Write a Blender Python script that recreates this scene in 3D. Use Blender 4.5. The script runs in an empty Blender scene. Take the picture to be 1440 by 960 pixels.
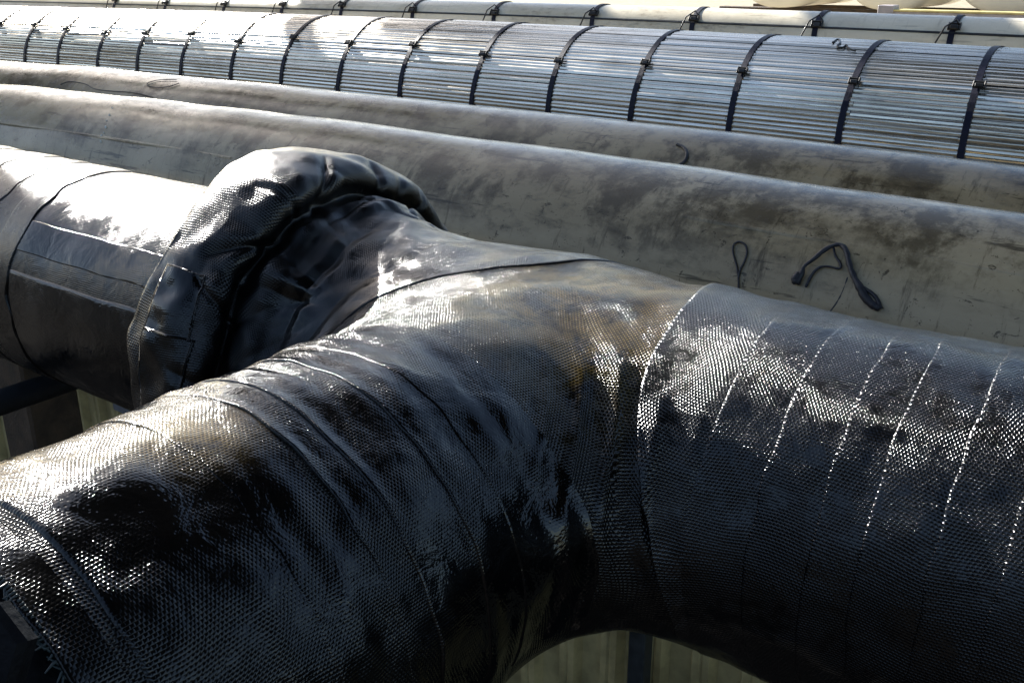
import bpy, math, random
import numpy as np
random.seed(7); rng = np.random.default_rng(7)
PI = math.pi; rad = math.radians
scene = bpy.context.scene

# ------------------------------------------------------------------ camera, sky, sun, exposure
# the camera stands at the origin; pipes run along X, the yard behind lies towards +Y
F_PX = 1400.0
PITCH = math.atan(532 / F_PX)
YX = math.atan(2025 / (F_PX / math.cos(PITCH)))
cam_d = bpy.data.cameras.new('camera'); cam = bpy.data.objects.new('camera', cam_d)
scene.collection.objects.link(cam); scene.camera = cam
cam_d.sensor_width = 36; cam_d.lens = 36 * F_PX / 1440
cam_d.clip_start = 0.02; cam_d.clip_end = 2000
cam.location = (0, 0, 0)
cam.rotation_euler = (PI / 2 - PITCH, 0, math.atan2(math.cos(YX), math.sin(YX)))

SUN = np.array([-0.82, 0.28, 0.50]); SUN /= np.linalg.norm(SUN)
SUN_EL = math.asin(SUN[2]); SUN_AZ = math.atan2(SUN[0], SUN[1])      # clockwise from +Y
world = bpy.data.worlds.new('World'); scene.world = world; world.use_nodes = True
wn = world.node_tree.nodes; wl = world.node_tree.links
sky = wn.new('ShaderNodeTexSky'); sky.sky_type = 'NISHITA'; sky.sun_disc = False
sky.sun_elevation = SUN_EL; sky.sun_rotation = SUN_AZ
sky.air_density = 1.0; sky.dust_density = 1.2; sky.ozone_density = 1.0
wl.new(sky.outputs[0], wn['Background'].inputs[0]); wn['Background'].inputs[1].default_value = 0.068
sun_d = bpy.data.lights.new('sun', 'SUN'); sun = bpy.data.objects.new('sun', sun_d)
scene.collection.objects.link(sun)
sun_d.energy = 5.0; sun_d.angle = rad(0.5); sun_d.color = (1.0, 0.965, 0.91)
from mathutils import Vector
sun.rotation_euler = Vector(SUN).to_track_quat('Z', 'Y').to_euler()
scene.view_settings.view_transform = 'Standard'; scene.view_settings.look = 'None'
scene.view_settings.gamma = 1; scene.view_settings.use_curve_mapping = False
scene.view_settings.exposure = 1.92
scene.render.resolution_x = 1024; scene.render.resolution_y = 682
scene.render.engine = 'CYCLES'

# ------------------------------------------------------------------ helpers
C = scene.collection
def tag(o, label=None, cat=None, group=None, kind=None):
    if label: o['label'] = label
    if cat: o['category'] = cat
    if group: o['group'] = group
    if kind: o['kind'] = kind
    return o
def empty(name, loc=(0, 0, 0), label=None, cat=None, group=None):
    o = bpy.data.objects.new(name, None); C.objects.link(o); o.location = loc
    o.empty_display_size = 0.05
    return tag(o, label, cat, group)
def obj(name, me, mat=None, parent=None):
    o = bpy.data.objects.new(name, me); C.objects.link(o)
    if mat is not None and len(me.materials) == 0: me.materials.append(mat)
    if parent is not None:
        o.parent = parent
        g = parent; off = Vector((0, 0, 0))
        while g is not None: off += g.location; g = g.parent
        o.location = -off           # all shapes are written in world coordinates
    return o
class MB:
    def __init__(s): s.v = []; s.f = []; s.uv = {}
    def add(s, verts, faces):
        b = len(s.v); s.v.extend([tuple(map(float, q)) for q in verts]); s.f.extend([tuple(i + b for i in q) for q in faces])
        return s
    def box(s, c, d, R=None, bevel=0.0):
        c = np.array(c, float); h = np.array(d, float) / 2
        if bevel <= 0:
            p = np.array([[x, y, z] for x in (-1, 1) for y in (-1, 1) for z in (-1, 1)], float) * h
            fc = [(0, 1, 3, 2), (4, 6, 7, 5), (0, 4, 5, 1), (2, 3, 7, 6), (0, 2, 6, 4), (1, 5, 7, 3)]
        else:
            p = []; idx = {}
            for x in (-1, 1):
                for y in (-1, 1):
                    for z in (-1, 1):
                        sg = np.array([x, y, z])
                        for a in range(3):
                            q = sg * (h - bevel); q[a] = sg[a] * h[a]
                            idx[(x, y, z, a)] = len(p); p.append(q)
            p = np.array(p); fc = []
            S = (-1, 1)
            def K(a, sa, b, sb, c_, sc, face):
                t = [0, 0, 0]; t[a] = sa; t[b] = sb; t[c_] = sc
                return idx[(t[0], t[1], t[2], face)]
            for a in range(3):
                b, c_ = (a + 1) % 3, (a + 2) % 3
                for sa in S:
                    q = [K(a, sa, b, -1, c_, -1, a), K(a, sa, b, 1, c_, -1, a), K(a, sa, b, 1, c_, 1, a), K(a, sa, b, -1, c_, 1, a)]
                    fc.append(tuple(q if sa > 0 else q[::-1]))
                    for sb in S:
                        q = [K(a, sa, b, sb, c_, -1, a), K(a, sa, b, sb, c_, -1, b), K(a, sa, b, sb, c_, 1, b), K(a, sa, b, sb, c_, 1, a)]
                        fc.append(tuple(q if sa * sb > 0 else q[::-1]))
            for x in S:
                for y in S:
                    for z in S:
                        q = [idx[(x, y, z, 0)], idx[(x, y, z, 1)], idx[(x, y, z, 2)]]
                        fc.append(tuple(q if x * y * z > 0 else q[::-1]))
        if R is not None: p = p @ np.array(R).T
        return s.add(p + c, fc)
    def tube(s, pts, r, n=10, cap=True):
        pts = np.array(pts, float); m = len(pts)
        rr = np.full(m, r) if np.isscalar(r) else np.array(r, float)
        T = np.gradient(pts, axis=0); T /= np.linalg.norm(T, axis=1)[:, None] + 1e-12
        up = np.array([0, 0, 1.0]) if abs(T[0, 2]) < 0.9 else np.array([0, 1.0, 0])
        N = np.cross(T[0], up); N /= np.linalg.norm(N); vs = []
        for i in range(m):
            N = N - T[i] * (N @ T[i]); N /= np.linalg.norm(N) + 1e-12
            B = np.cross(T[i], N)
            for k in range(n):
                a = 2 * PI * k / n; vs.append(pts[i] + rr[i] * (math.cos(a) * N + math.sin(a) * B))
        fs = [(i * n + k, (i + 1) * n + k, (i + 1) * n + (k + 1) % n, i * n + (k + 1) % n) for i in range(m - 1) for k in range(n)]
        if cap: fs += [tuple(range(n)), tuple(range((m - 1) * n, m * n))[::-1]]
        return s.add(vs, fs)
    def mesh(s, name, smooth=False):
        me = bpy.data.meshes.new(name); me.from_pydata(s.v, [], s.f); me.update()
        if smooth: me.polygons.foreach_set('use_smooth', [True] * len(me.polygons))
        return me
    def build(s, name, mat, parent=None, smooth=False): return obj(name, s.mesh(name, smooth), mat, parent)
def rotz(a): c, s = math.cos(a), math.sin(a); return np.array([[c, -s, 0], [s, c, 0], [0, 0, 1]])
def rotx(a): c, s = math.cos(a), math.sin(a); return np.array([[1, 0, 0], [0, c, -s], [0, s, c]])
def roty(a): c, s = math.cos(a), math.sin(a); return np.array([[c, 0, s], [0, 1, 0], [-s, 0, c]])

def grid_mesh(name, P, UV=None, closed_j=False, smooth=True):
    """P: (m, n, 3) array of points; faces between rows i and columns j. UV (m, n(+1), 2) in metres."""
    m, n = P.shape[:2]
    if closed_j:                       # repeat the seam column so that UVs stay continuous
        P = np.concatenate([P, P[:, :1]], 1); n += 1
    idx = np.arange(m * n).reshape(m, n)
    f = np.stack([idx[:-1, :-1], idx[1:, :-1], idx[1:, 1:], idx[:-1, 1:]], -1).reshape(-1, 4)
    return quads_mesh(name, P.reshape(-1, 3), f, None if UV is None else UV.reshape(-1, 2), smooth)
def quads_mesh(name, V, Fq, uv=None, smooth=True, face_uv=None, nrm=None):
    me = bpy.data.meshes.new(name)
    me.vertices.add(len(V)); me.vertices.foreach_set('co', V.astype(np.float32).ravel())
    me.loops.add(len(Fq) * 4); me.loops.foreach_set('vertex_index', Fq.astype(np.int32).ravel())
    me.polygons.add(len(Fq)); me.polygons.foreach_set('loop_start', np.arange(0, len(Fq) * 4, 4, dtype=np.int32))
    me.polygons.foreach_set('use_smooth', np.full(len(Fq), smooth))
    if uv is not None or face_uv is not None:
        l = me.uv_layers.new(name='UVMap')
        d = uv[Fq.ravel()] if face_uv is None else face_uv.reshape(-1, 2)
        l.data.foreach_set('uv', d.astype(np.float32).ravel())
    me.update(calc_edges=True); me.validate()
    return me

class SinNoise:
    """cheap smooth noise: a sum of random plane waves, about -1..1"""
    def __init__(s, freq, n=14, seed=0, dim=3):
        r = np.random.default_rng(seed)
        d = r.normal(size=(n, dim)); d /= np.linalg.norm(d, axis=1)[:, None]
        s.k = d * freq * r.uniform(0.5, 1.7, (n, 1)) * 2 * PI; s.p = r.uniform(0, 2 * PI, n); s.n = n
    def __call__(s, P):
        P = np.asarray(P, float); out = np.zeros(P.shape[:-1])
        for k, p in zip(s.k, s.p): out += np.sin(P @ k + p)
        return out / math.sqrt(s.n / 2) * 0.7
def sstep(a, b, x): t = np.clip((x - a) / (b - a), 0, 1); return t * t * (3 - 2 * t)

# ------------------------------------------------------------------ materials
class NT:
    def __init__(s, name):
        s.m = bpy.data.materials.new(name); s.m.use_nodes = True
        s.t = s.m.node_tree; s.b = s.t.nodes['Principled BSDF']
    def n(s, ty, **kw):
        o = s.t.nodes.new(ty)
        for k, v in kw.items():
            if hasattr(o, k): setattr(o, k, v)
            else: s.put(o.inputs[k], v)
        return o
    def put(s, sock, v):
        if isinstance(v, bpy.types.NodeSocket): s.t.links.new(v, sock)
        else: sock.default_value = v
    def math(s, op, a, b=None, c=None, clamp=False):
        o = s.t.nodes.new('ShaderNodeMath'); o.operation = op; o.use_clamp = clamp
        for i, v in enumerate((a, b, c)):
            if v is not None: s.put(o.inputs[i], v)
        return o.outputs[0]
    def noise(s, vec, scale, detail=3, rough=0.55, dist=0.0, color=False):
        o = s.t.nodes.new('ShaderNodeTexNoise'); s.put(o.inputs['Vector'], vec)
        o.inputs['Scale'].default_value = scale; o.inputs['Detail'].default_value = detail
        o.inputs['Roughness'].default_value = rough; o.inputs['Distortion'].default_value = dist
        return o.outputs['Color' if color else 'Fac']
    def voronoi(s, vec, scale, feature='F1'):
        o = s.t.nodes.new('ShaderNodeTexVoronoi'); o.feature = feature; s.put(o.inputs['Vector'], vec); o.inputs['Scale'].default_value = scale
        return o.outputs['Distance']
    def ramp(s, v, lo, hi, a=0.0, b=1.0):
        o = s.t.nodes.new('ShaderNodeMapRange'); o.interpolation_type = 'SMOOTHSTEP'
        s.put(o.inputs['Value'], v); s.put(o.inputs['From Min'], lo); s.put(o.inputs['From Max'], hi)
        s.put(o.inputs['To Min'], a); s.put(o.inputs['To Max'], b); return o.outputs[0]
    def mix(s, fac, a, b):
        o = s.t.nodes.new('ShaderNodeMix'); o.data_type = 'RGBA'
        s.put(o.inputs[0], fac); s.put(o.inputs[6], a); s.put(o.inputs[7], b); return o.outputs[2]
    def coord(s, kind='Object', scale=(1, 1, 1), rot=(0, 0, 0)):
        tc = s.t.nodes.new('ShaderNodeTexCoord')
        mp = s.t.nodes.new('ShaderNodeMapping'); mp.inputs['Scale'].default_value = scale; mp.inputs['Rotation'].default_value = rot
        s.t.links.new(tc.outputs[kind], mp.inputs['Vector']); return mp.outputs[0]
    def bump(s, h, dist, strength=1.0, normal=None):
        o = s.t.nodes.new('ShaderNodeBump'); s.put(o.inputs['Height'], h); o.inputs['Distance'].default_value = dist
        s.put(o.inputs['Strength'], strength)
        if normal is not None: s.put(o.inputs['Normal'], normal)
        return o.outputs[0]
    def set(s, **kw):
        for k, v in kw.items(): s.put(s.b.inputs[k.replace('_', ' ')], v)
        return s.m
def rgb(r, g, b): return (r, g, b, 1)

def cloth(name, fill_lo, fill_hi, amber=0.35, weave=0.0005, rot=0.0, rough=0.2, amber_at=None, amber_r=.24, ior=1.42, lumpy=0.0018, pu=0.0036, pv=0.0029, warp=0.018):
    """woven tape soaked in black tar; where the 'fill' noise is high the weave is drowned"""
    n = NT(name)
    ob = n.coord('Object')
    uvn = n.t.nodes.new('ShaderNodeUVMap').outputs[0]
    mp = n.t.nodes.new('ShaderNodeMapping'); mp.inputs['Rotation'].default_value = (0, 0, rot); n.t.links.new(uvn, mp.inputs[0])
    wpn = n.noise(ob, 8, 1, color=True)
    sub = n.t.nodes.new('ShaderNodeVectorMath'); sub.operation = 'MULTIPLY_ADD'
    n.t.links.new(wpn, sub.inputs[0]); sub.inputs[1].default_value = (warp, warp, 0); n.t.links.new(mp.outputs[0], sub.inputs[2])
    sep = n.t.nodes.new('ShaderNodeSeparateXYZ'); n.t.links.new(sub.outputs[0], sep.inputs[0])
    row = n.math('DIVIDE', sep.outputs[1], pv); fl = n.math('FLOOR', row)
    uu = n.math('ADD', n.math('DIVIDE', sep.outputs[0], pu), n.math('MULTIPLY', fl, 0.42))
    su = n.math('ABSOLUTE', n.math('SINE', n.math('MULTIPLY', uu, PI)))
    sv = n.math('ABSOLUTE', n.math('SINE', n.math('MULTIPLY', row, PI)))
    h = n.math('MULTIPLY', n.math('POWER', su, 0.6), n.math('POWER', sv, 0.6))
    fill = n.ramp(n.noise(ob, 5.5, 5, 0.6, 0.4), fill_lo, fill_hi)
    if amber_at is not None:
        vd = n.t.nodes.new('ShaderNodeVectorMath'); vd.operation = 'DISTANCE'
        geo = n.t.nodes.new('ShaderNodeNewGeometry'); n.t.links.new(geo.outputs['Position'], vd.inputs[0]); vd.inputs[1].default_value = amber_at
        near = n.ramp(vd.outputs['Value'], amber_r * .2, amber_r, 1.0, 0.0)
        fill = n.math('MULTIPLY', fill, n.math('SUBTRACT', 1.0, near))
    keep = n.math('SUBTRACT', 1.0, n.math('MULTIPLY', fill, 0.94))
    # weave, clogged unevenly
    clog = n.ramp(n.noise(ob, 32, 4, 0.7), 0.30, 0.62, 0.28, 1.0)
    hw = n.math('MULTIPLY', n.math('MULTIPLY', h, keep), clog)
    nb = n.bump(hw, weave, 1.0)
    runs = n.noise(n.coord('Object', (26, 26, 26)), 1.0, 4, 0.6, 0.8)
    pit = n.ramp(n.voronoi(ob, 210), 0.0, 0.35)
    lump = n.math('ADD', runs, n.math('MULTIPLY', n.math('MULTIPLY', pit, fill), 0.10))
    nb2 = n.bump(lump, lumpy, 0.8, nb)
    col_am = n.ramp(n.noise(ob, 7.0, 4, 0.6), 0.66 - 0.16 * amber, 0.86 - 0.16 * amber)
    if amber_at is not None:
        col_am = n.math('MULTIPLY', near, n.ramp(n.noise(ob, 22.0, 5, 0.7), 0.34, 0.56))
    col = n.mix(n.math('MULTIPLY', n.math('MULTIPLY', col_am, keep), n.math('MULTIPLY', n.ramp(h, 0.15, 0.8, 1.0, 0.15), min(1, amber * 1.3))), rgb(0.0016, 0.0016, 0.0018), rgb(0.095, 0.066, 0.018))
    dust = n.ramp(n.noise(ob, 30, 5, 0.7), 0.56, 0.8)
    col = n.mix(n.math('MULTIPLY', dust, n.math('MULTIPLY', keep, 0.12)), col, rgb(0.018, 0.016, 0.013))
    rg = n.math('ADD', n.math('MULTIPLY', fill, -0.10), n.math('ADD', rough, n.math('MULTIPLY', dust, 0.06)))
    return n.set(Base_Color=col, Roughness=rg, Normal=nb2, IOR=ior)

M_CLOTH_RUN = cloth('tarred_weave_clear', 0.60, 0.84, 0.12, weave=0.00065, rough=0.14, ior=1.5)
M_CLOTH_TEE = cloth('tarred_weave_amber', 0.64, 0.82, 1.0, weave=0.0008, rough=0.15, rot=0.22, amber_at=(-.54, .88, -.35))
M_CLOTH_COLLAR = cloth('tarred_weave_collar', 0.70, 0.92, 0.5, weave=0.0008, warp=0.03, ior=1.5)
M_CLOTH_BRANCH = cloth('tarred_weave_flooded', 0.41, 0.58, 0.8, weave=0.00042, rough=0.15, lumpy=0.0026, amber_at=(-.63, .415, -.34), amber_r=.085)
M_CLOTH_LEFT = cloth('tarred_weave_left', 0.50, 0.7, 0.25, weave=0.00032, rough=0.27)
M_CLOTH_NECK = cloth('tarred_weave_neck', 0.5, 0.7, 0.5, weave=0.0006, rough=0.18)
M_CLOTH_GLOSS = cloth('tarred_weave_gloss', 0.42, 0.62, 0.0, weave=0.00030, rough=0.17)
M_CLOTH_FLANGE = cloth('tarred_weave_flange', 0.48, 0.68, 0.3, weave=0.0005, rough=0.26)

def pipe_coat(name, base, dirt, stain, streak=1.0, crest=None):
    n = NT(name); ob = n.coord('Object')
    big = n.noise(n.coord('Object', (0.7, 1.6, 1.6)), 2.6, 6, 0.62, 0.3)
    mid = n.noise(n.coord('Object', (1, 2, 2)), 17, 6, 0.70, 0.15)
    # slanting drag marks
    dr = n.noise(n.coord('Object', (22, 3.2, 3.2), (0, 0.5, 0.35)), 1.6, 5, 0.7, 0.2)
    sc = n.noise(n.coord('Object', (4, 40, 40), (0.0, 0.35, 0.2)), 1.0, 4, 0.6, 0.2)
    col = n.mix(n.ramp(big, 0.38, 0.66), base, dirt)
    col = n.mix(n.math('MULTIPLY', n.math('MULTIPLY', n.ramp(mid, 0.48, 0.68), n.ramp(big, 0.38, 0.62)), 0.6), col, stain)
    col = n.mix(n.math('MULTIPLY', n.ramp(dr, 0.56, 0.72), 0.75 * streak), col, stain)
    col = n.mix(n.math('MULTIPLY', n.ramp(sc, 0.62, 0.68), 0.7 * streak), col, rgb(0.02, 0.017, 0.014))
    if crest is not None:                        # grime that has run down from the crest of the pipe
        sz = n.t.nodes.new('ShaderNodeSeparateXYZ'); n.t.links.new(ob, sz.inputs[0])
        zz = n.math('ADD', sz.outputs[2], n.math('MULTIPLY', n.math('SUBTRACT', n.noise(n.coord('Object', (1.5, 3, 3)), 3.0, 6, 0.7), 0.5), 0.42))
        up = n.math('MULTIPLY', n.ramp(zz, crest - .16, crest - .03), n.ramp(n.noise(n.coord('Object', (1, 1, .4)), 7, 6, 0.74, 0.1), 0.44, 0.60))
        col = n.mix(n.math('MULTIPLY', up, 0.75), col, stain)
        dab = n.ramp(n.noise(n.coord('Object', (1, 1.4, 1.4), (.3, .6, .2)), 26, 5, 0.78, 1.2), 0.60, 0.65)
        col = n.mix(n.math('MULTIPLY', dab, 0.75), col, rgb(0.028, 0.02, 0.012))
    fleck = n.ramp(n.noise(ob, 120, 3, 0.7), 0.66, 0.74)
    col = n.mix(n.math('MULTIPLY', fleck, 0.6), col, rgb(0.03, 0.025, 0.02))
    bp = n.bump(n.math('ADD', mid, n.math('MULTIPLY', fleck, 0.2)), 0.0010, 0.5)
    rg = n.ramp(mid, 0.3, 0.7, 0.15, 0.32)
    return n.set(Base_Color=col, Roughness=rg, Normal=bp, Specular_IOR_Level=0.28)
M_GRAY1 = pipe_coat('weathered_gray_coat', rgb(0.40, 0.325, 0.205), rgb(0.29, 0.228, 0.136), rgb(0.035, 0.024, 0.011), crest=-.43)
M_GRAY2 = pipe_coat('weathered_gray_coat_b', rgb(0.35, 0.278, 0.168), rgb(0.245, 0.187, 0.106), rgb(0.03, 0.02, 0.009), crest=-.43)
M_CREAM = pipe_coat('cream_coat', rgb(0.66, 0.60, 0.47), rgb(0.52, 0.465, 0.35), rgb(0.16, 0.12, 0.08), 0.4)

def slat_mat():
    n = NT('ribbed_metal'); ob = n.coord('Object')
    a = n.noise(n.coord('Object', (1.6, 90, 90)), 1.0, 4, 0.7); b = n.noise(n.coord('Object', (6, 60, 60)), 1.0, 4, 0.6)
    col = n.mix(n.ramp(a, 0.3, 0.7), rgb(0.46, 0.41, 0.32), rgb(0.90, 0.84, 0.72))
    col = n.mix(n.math('MULTIPLY', n.ramp(n.noise(ob, 3.0, 5, 0.65), 0.55, 0.75), 0.45), col, rgb(0.20, 0.17, 0.12))
    return n.set(Base_Color=col, Metallic=0.85, Roughness=n.ramp(b, 0.3, 0.7, 0.16, 0.32), Normal=n.bump(b, 0.002, 0.4))
M_SLAT = slat_mat()
def plain(name, col, rough=0.5, metal=0.0, var=0.25, scale=8, bump=0.002, coat=0.0):
    n = NT(name); ob = n.coord('Object')
    a = n.noise(ob, scale, 5, 0.65)
    d = tuple(c * (1 - var) for c in col[:3]) + (1,)
    e = tuple(min(1, c * (1 + var)) for c in col[:3]) + (1,)
    m = n.mix(n.ramp(a, 0.3, 0.7), d, e)
    return n.set(Base_Color=m, Roughness=n.ramp(a, 0.3, 0.7, max(0.05, rough - 0.08), min(1, rough + 0.1)), Metallic=metal, Normal=n.bump(n.noise(ob, scale * 6, 4), bump, 0.5), Coat_Weight=coat)
M_STRAP = plain('navy_strap', rgb(0.006, 0.007, 0.02), 0.5, var=0.4, scale=30, bump=0.001)
M_STRAP.node_tree.nodes['Principled BSDF'].inputs['Specular IOR Level'].default_value = 0.2
M_BUCKLE = plain('dark_buckle', rgb(0.02, 0.019, 0.018), 0.4, 0.3, 0.3, 40, 0.001)
M_CORD = plain('black_cord', rgb(0.012, 0.012, 0.017), 0.5, var=0.4, scale=60)
M_DARKSTEEL = plain('dark_steel', rgb(0.025, 0.027, 0.03), 0.45, 0.3, 0.4, 12)
M_BLUESTEEL = plain('blue_gray_steel', rgb(0.03, 0.036, 0.038), 0.5, 0.2, 0.4, 10)
M_TIMBER = plain('brown_timber', rgb(0.055, 0.036, 0.022), 0.7, 0, 0.5, 14, 0.006)
M_PLANK = plain('gray_plank', rgb(0.20, 0.20, 0.21), 0.7, 0, 0.3, 14, 0.004)
M_WALL = plain('cream_sheet', rgb(0.40, 0.325, 0.15), 0.5, 0, 0.3, 5, 0.003)
M_TANK = plain('white_plastic', rgb(0.86, 0.85, 0.78), 0.4, 0, 0.05, 3, 0.001)
M_BEAM = plain('lilac_gray_paint', rgb(0.34, 0.31, 0.32), 0.5, 0.0, 0.2, 10)
M_BEAMTOP = plain('yellowed_flange', rgb(0.55, 0.47, 0.20), 0.5, 0.0, 0.2, 10)
M_GROUND = plain('dark_gravel', rgb(0.028, 0.026, 0.024), 0.9, 0, 0.5, 22, 0.01)
M_YARD = plain('tan_yard', rgb(0.24, 0.20, 0.13), 0.9, 0, 0.35, 6, 0.01)
M_FRINGE = plain('teal_thread', rgb(0.010, 0.020, 0.022), 0.4, 0, 0.4, 80, 0.001)
M_BLOCKER = plain('blocker_dark', rgb(0.05, 0.052, 0.055), 0.6, 0, 0.3, 4, 0.003)  # dark surface of the added light blockers, all out of view
M_NUT = plain('black_iron', rgb(0.007, 0.007, 0.008), 0.42, 0.1, 0.4, 30, 0.002)
for m_ in (M_GROUND, M_BLOCKER, M_NUT): m_.node_tree.nodes['Principled BSDF'].inputs['Specular IOR Level'].default_value = 0.06

# ------------------------------------------------------------------ setting: ground, yard, corrugated wall
Z_LOW, Z_YARD, WALL_Y = -3.4, -0.97, 2.95
mb = MB(); mb.add([(-900, -900, Z_LOW), (900, -900, Z_LOW), (900, WALL_Y + 0.3, Z_LOW), (-900, WALL_Y + 0.3, Z_LOW)], [(0, 1, 2, 3)])
tag(mb.build('ground', M_GROUND), kind='structure')
mb = MB(); mb.add([(-900, WALL_Y + .05, Z_YARD), (900, WALL_Y + .05, Z_YARD), (900, 900, Z_YARD), (-900, 900, Z_YARD),
                   (-900, WALL_Y + .05, Z_LOW - .2), (900, WALL_Y + .05, Z_LOW - .2)], [(0, 1, 2, 3), (4, 5, 1, 0)])
tag(mb.build('yard', M_YARD), kind='structure')

wall = empty('corrugated_wall', (-3, WALL_Y, Z_LOW), 'cream corrugated sheet wall below the pipes, seen through the gap under the tee', 'wall')
def wall_panel(x0, n=4, p=0.2):
    prof = [(0, 0), (.085, 0), (.105, -.04), (.13, -.04), (.14, -.033), (.15, -.04), (.175, -.04), (.195, 0)]
    xs = []; ys = []
    for i in range(n):
        for a, b in prof: xs.append(x0 + i * p + a); ys.append(b)
    xs.append(x0 + n * p + .01); ys.append(-0.002)
    zs = [Z_LOW, Z_YARD - .05]
    P = np.array([[(x, WALL_Y + y - .012, z) for x, y in zip(xs, ys)] for z in zs])
    m = MB(); k = len(xs)
    m.add(P.reshape(-1, 3), [(j, j + 1, k + j + 1, k + j) for j in range(k - 1)])
    return m
for i in range(16):
    wall_panel(-11.2 + i * 0.8).build('sheet_panel', M_WALL, wall)

# ------------------------------------------------------------------ unseen sheets added overhead to shade the pipes and darken reflections
ZR = 3.0
shade_roof = empty('shade_canopy', (-3, 3, ZR), 'unseen canopy of dark sheets added to shade the pipes', 'shade_roof')
def shade_sheet(poly, z=ZR, t=.04):
    m = MB(); n = len(poly)
    m.add([(x, y, z) for x, y in poly] + [(x, y, z + t) for x, y in poly],
          [tuple(range(n))[::-1], tuple(range(n, 2 * n))] + [(i, (i + 1) % n, n + (i + 1) % n, n + i) for i in range(n)])
    m.build('shade_sheet', M_BLOCKER, shade_roof)
def rect(x0, x1, y0, y1): return [(x0, y0), (x1, y0), (x1, y1), (x0, y1)]
def overhead(x, y, z):      # the sheet point whose shadow falls on (x, y, z)
    t = (ZR - z) / SUN[2]; return (x + SUN[0] * t, y + SUN[1] * t)
ax0, ay0 = overhead(-9, 1.62, -.55); ax1, ay1 = overhead(.6, 2.95, -.5); st_ = (ax1 - ax0) / 8
for k in range(8): shade_sheet(rect(ax0 + k * st_, ax0 + (k + 1) * st_ - .01, ay0, ay1))             # over the two gray pipes
bx0, by0 = overhead(-3.3, 3.50, -.36); bx1, by1 = overhead(.3, 4.2, -.36)
for k in range(2): shade_sheet(rect(bx0 + k * (bx1 - bx0) / 2, bx0 + (k + 1) * (bx1 - bx0) / 2 - .01, by0, by1))   # over part of the ribbed pipe
for x0, x1 in ((-5.55, -3.1), (-1.95, -1.05)):                                                      # over parts of the cream pipe
    cx0, cy0 = overhead(x0, 4.7, -.25); cx1, cy1 = overhead(x1, 5.4, -.25); shade_sheet(rect(cx0, cx1, cy0, cy1), ZR + .045)
for k in range(4): shade_sheet(rect(-2.4 + k * 2.2, -2.4 + k * 2.2 + 2.19, (-.5, -2.4, -2.4, -2.4)[k], ay0 - .01))           # over the right hand side, darkening what the tee reflects
e = [overhead(*p) for p in ((-2.05, 1.00, -.344), (-1.644, .874, -.366), (-1.464, .824, -.402), (-1.40, .70, -.5), (-1.5, .3, -.5), (-2.6, .3, -.5), (-2.6, 1.0, -.344))]
shade_sheet(e, ZR + .05)                                                                             # added to cast the slanting shadow on the left run
gx0, gy0 = overhead(-6, -3.5, Z_LOW); gx1, gy1 = overhead(0.5, 1.0, Z_LOW)
for k in range(3): shade_sheet(rect(gx0 + k * (gx1 - gx0) / 3, gx0 + (k + 1) * (gx1 - gx0) / 3 - .01, gy0, gy1), ZR + .09)   # shades the low ground
for x in (-16.5, -9.5, -2.2, 5.4):
    MB().box((x, 4.045, ZR + .1), (.1, 5.4, .12), None, .004).build('shade_rafter', M_DARKSTEEL, shade_roof)
# dark blocks added behind the camera to keep low sky out of reflections
sky_blocker = empty('sky_blocker', (-8, -10, Z_LOW), 'long dark block added behind the viewer to darken reflections', 'light blocker')
m = MB(); m.box((-8, -13, (Z_LOW + 1.6) / 2), (60, 6, 1.6 - Z_LOW)); m.build('wall', M_BLOCKER, sky_blocker)
m = MB(); m.add([(-38.4, -9.6, 1.6), (22.4, -9.6, 1.6), (22.4, -13, 2.5), (-38.4, -13, 2.5), (22.4, -16.4, 1.6), (-38.4, -16.4, 1.6)], [(0, 1, 2, 3), (3, 2, 4, 5)])
m.build('shade_roof', M_BLOCKER, sky_blocker)
tall_blocker = empty('tall_sky_blocker', (-34, -17, Z_LOW), 'tall dark block added far left behind the viewer to darken reflections', 'light blocker')  # unseen, added to cover the low sky at far left
MB().box((-36, -24, (Z_LOW + 5.2) / 2), (44, 14, 5.2 - Z_LOW)).build('wall', M_BLOCKER, tall_blocker)
MB().box((-36, -24, 5.35), (44.6, 14.6, .28), None, .05).build('shade_roof', M_BLOCKER, tall_blocker)
# ------------------------------------------------------------------ straight pipes behind
def bow(x, xm, b, lim=2.6):
    d = np.abs(np.asarray(x, float) - xm)
    return -b * np.where(d < lim, d * d, lim * lim + 2 * lim * (d - lim))
def pipe_mesh(name, y, z, r, x0, x1, xm, b, nx=60, nphi=96, lump=0.0, seed=1):
    xs = np.linspace(x0, x1, nx); ph = np.linspace(0, 2 * PI, nphi, endpoint=False)
    X, PH = np.meshgrid(xs, ph, indexing='ij')
    zz = z + bow(X, xm, b)
    P0 = np.stack([X, y + r * np.cos(PH), zz + r * np.sin(PH)], -1)
    if lump:
        rr = r + lump * SinNoise(1.6, seed=seed)(P0)
        P0 = np.stack([X, y + rr * np.cos(PH), zz + rr * np.sin(PH)], -1)
    return grid_mesh(name, P0, None, True)
G1 = dict(y=2.02, z=-0.68 + 0.006, r=0.25, xm=-2.1, b=0.0056)
G2 = dict(y=2.52, z=-0.68 + 0.006, r=0.25, xm=-2.6, b=0.0030)
near_pipe = tag(obj('steel_pipe', pipe_mesh('steel_pipe', 2.02, G1['z'], .25, -12, 3, -2.1, .0056, 160, 96, .0025, 3), M_GRAY1),
    'weathered gray pipe with brown stains, the nearer one directly behind the black tee', 'pipe', 'bare gray pipes')
tag(obj('steel_pipe', pipe_mesh('steel_pipe', 2.52, G2['z'], .25, -12, 3, -2.6, .0030, 160, 96, .0025, 4), M_GRAY2),
    'weathered gray pipe lying between the nearer gray pipe and the strapped ribbed pipe', 'pipe', 'bare gray pipes')
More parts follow.
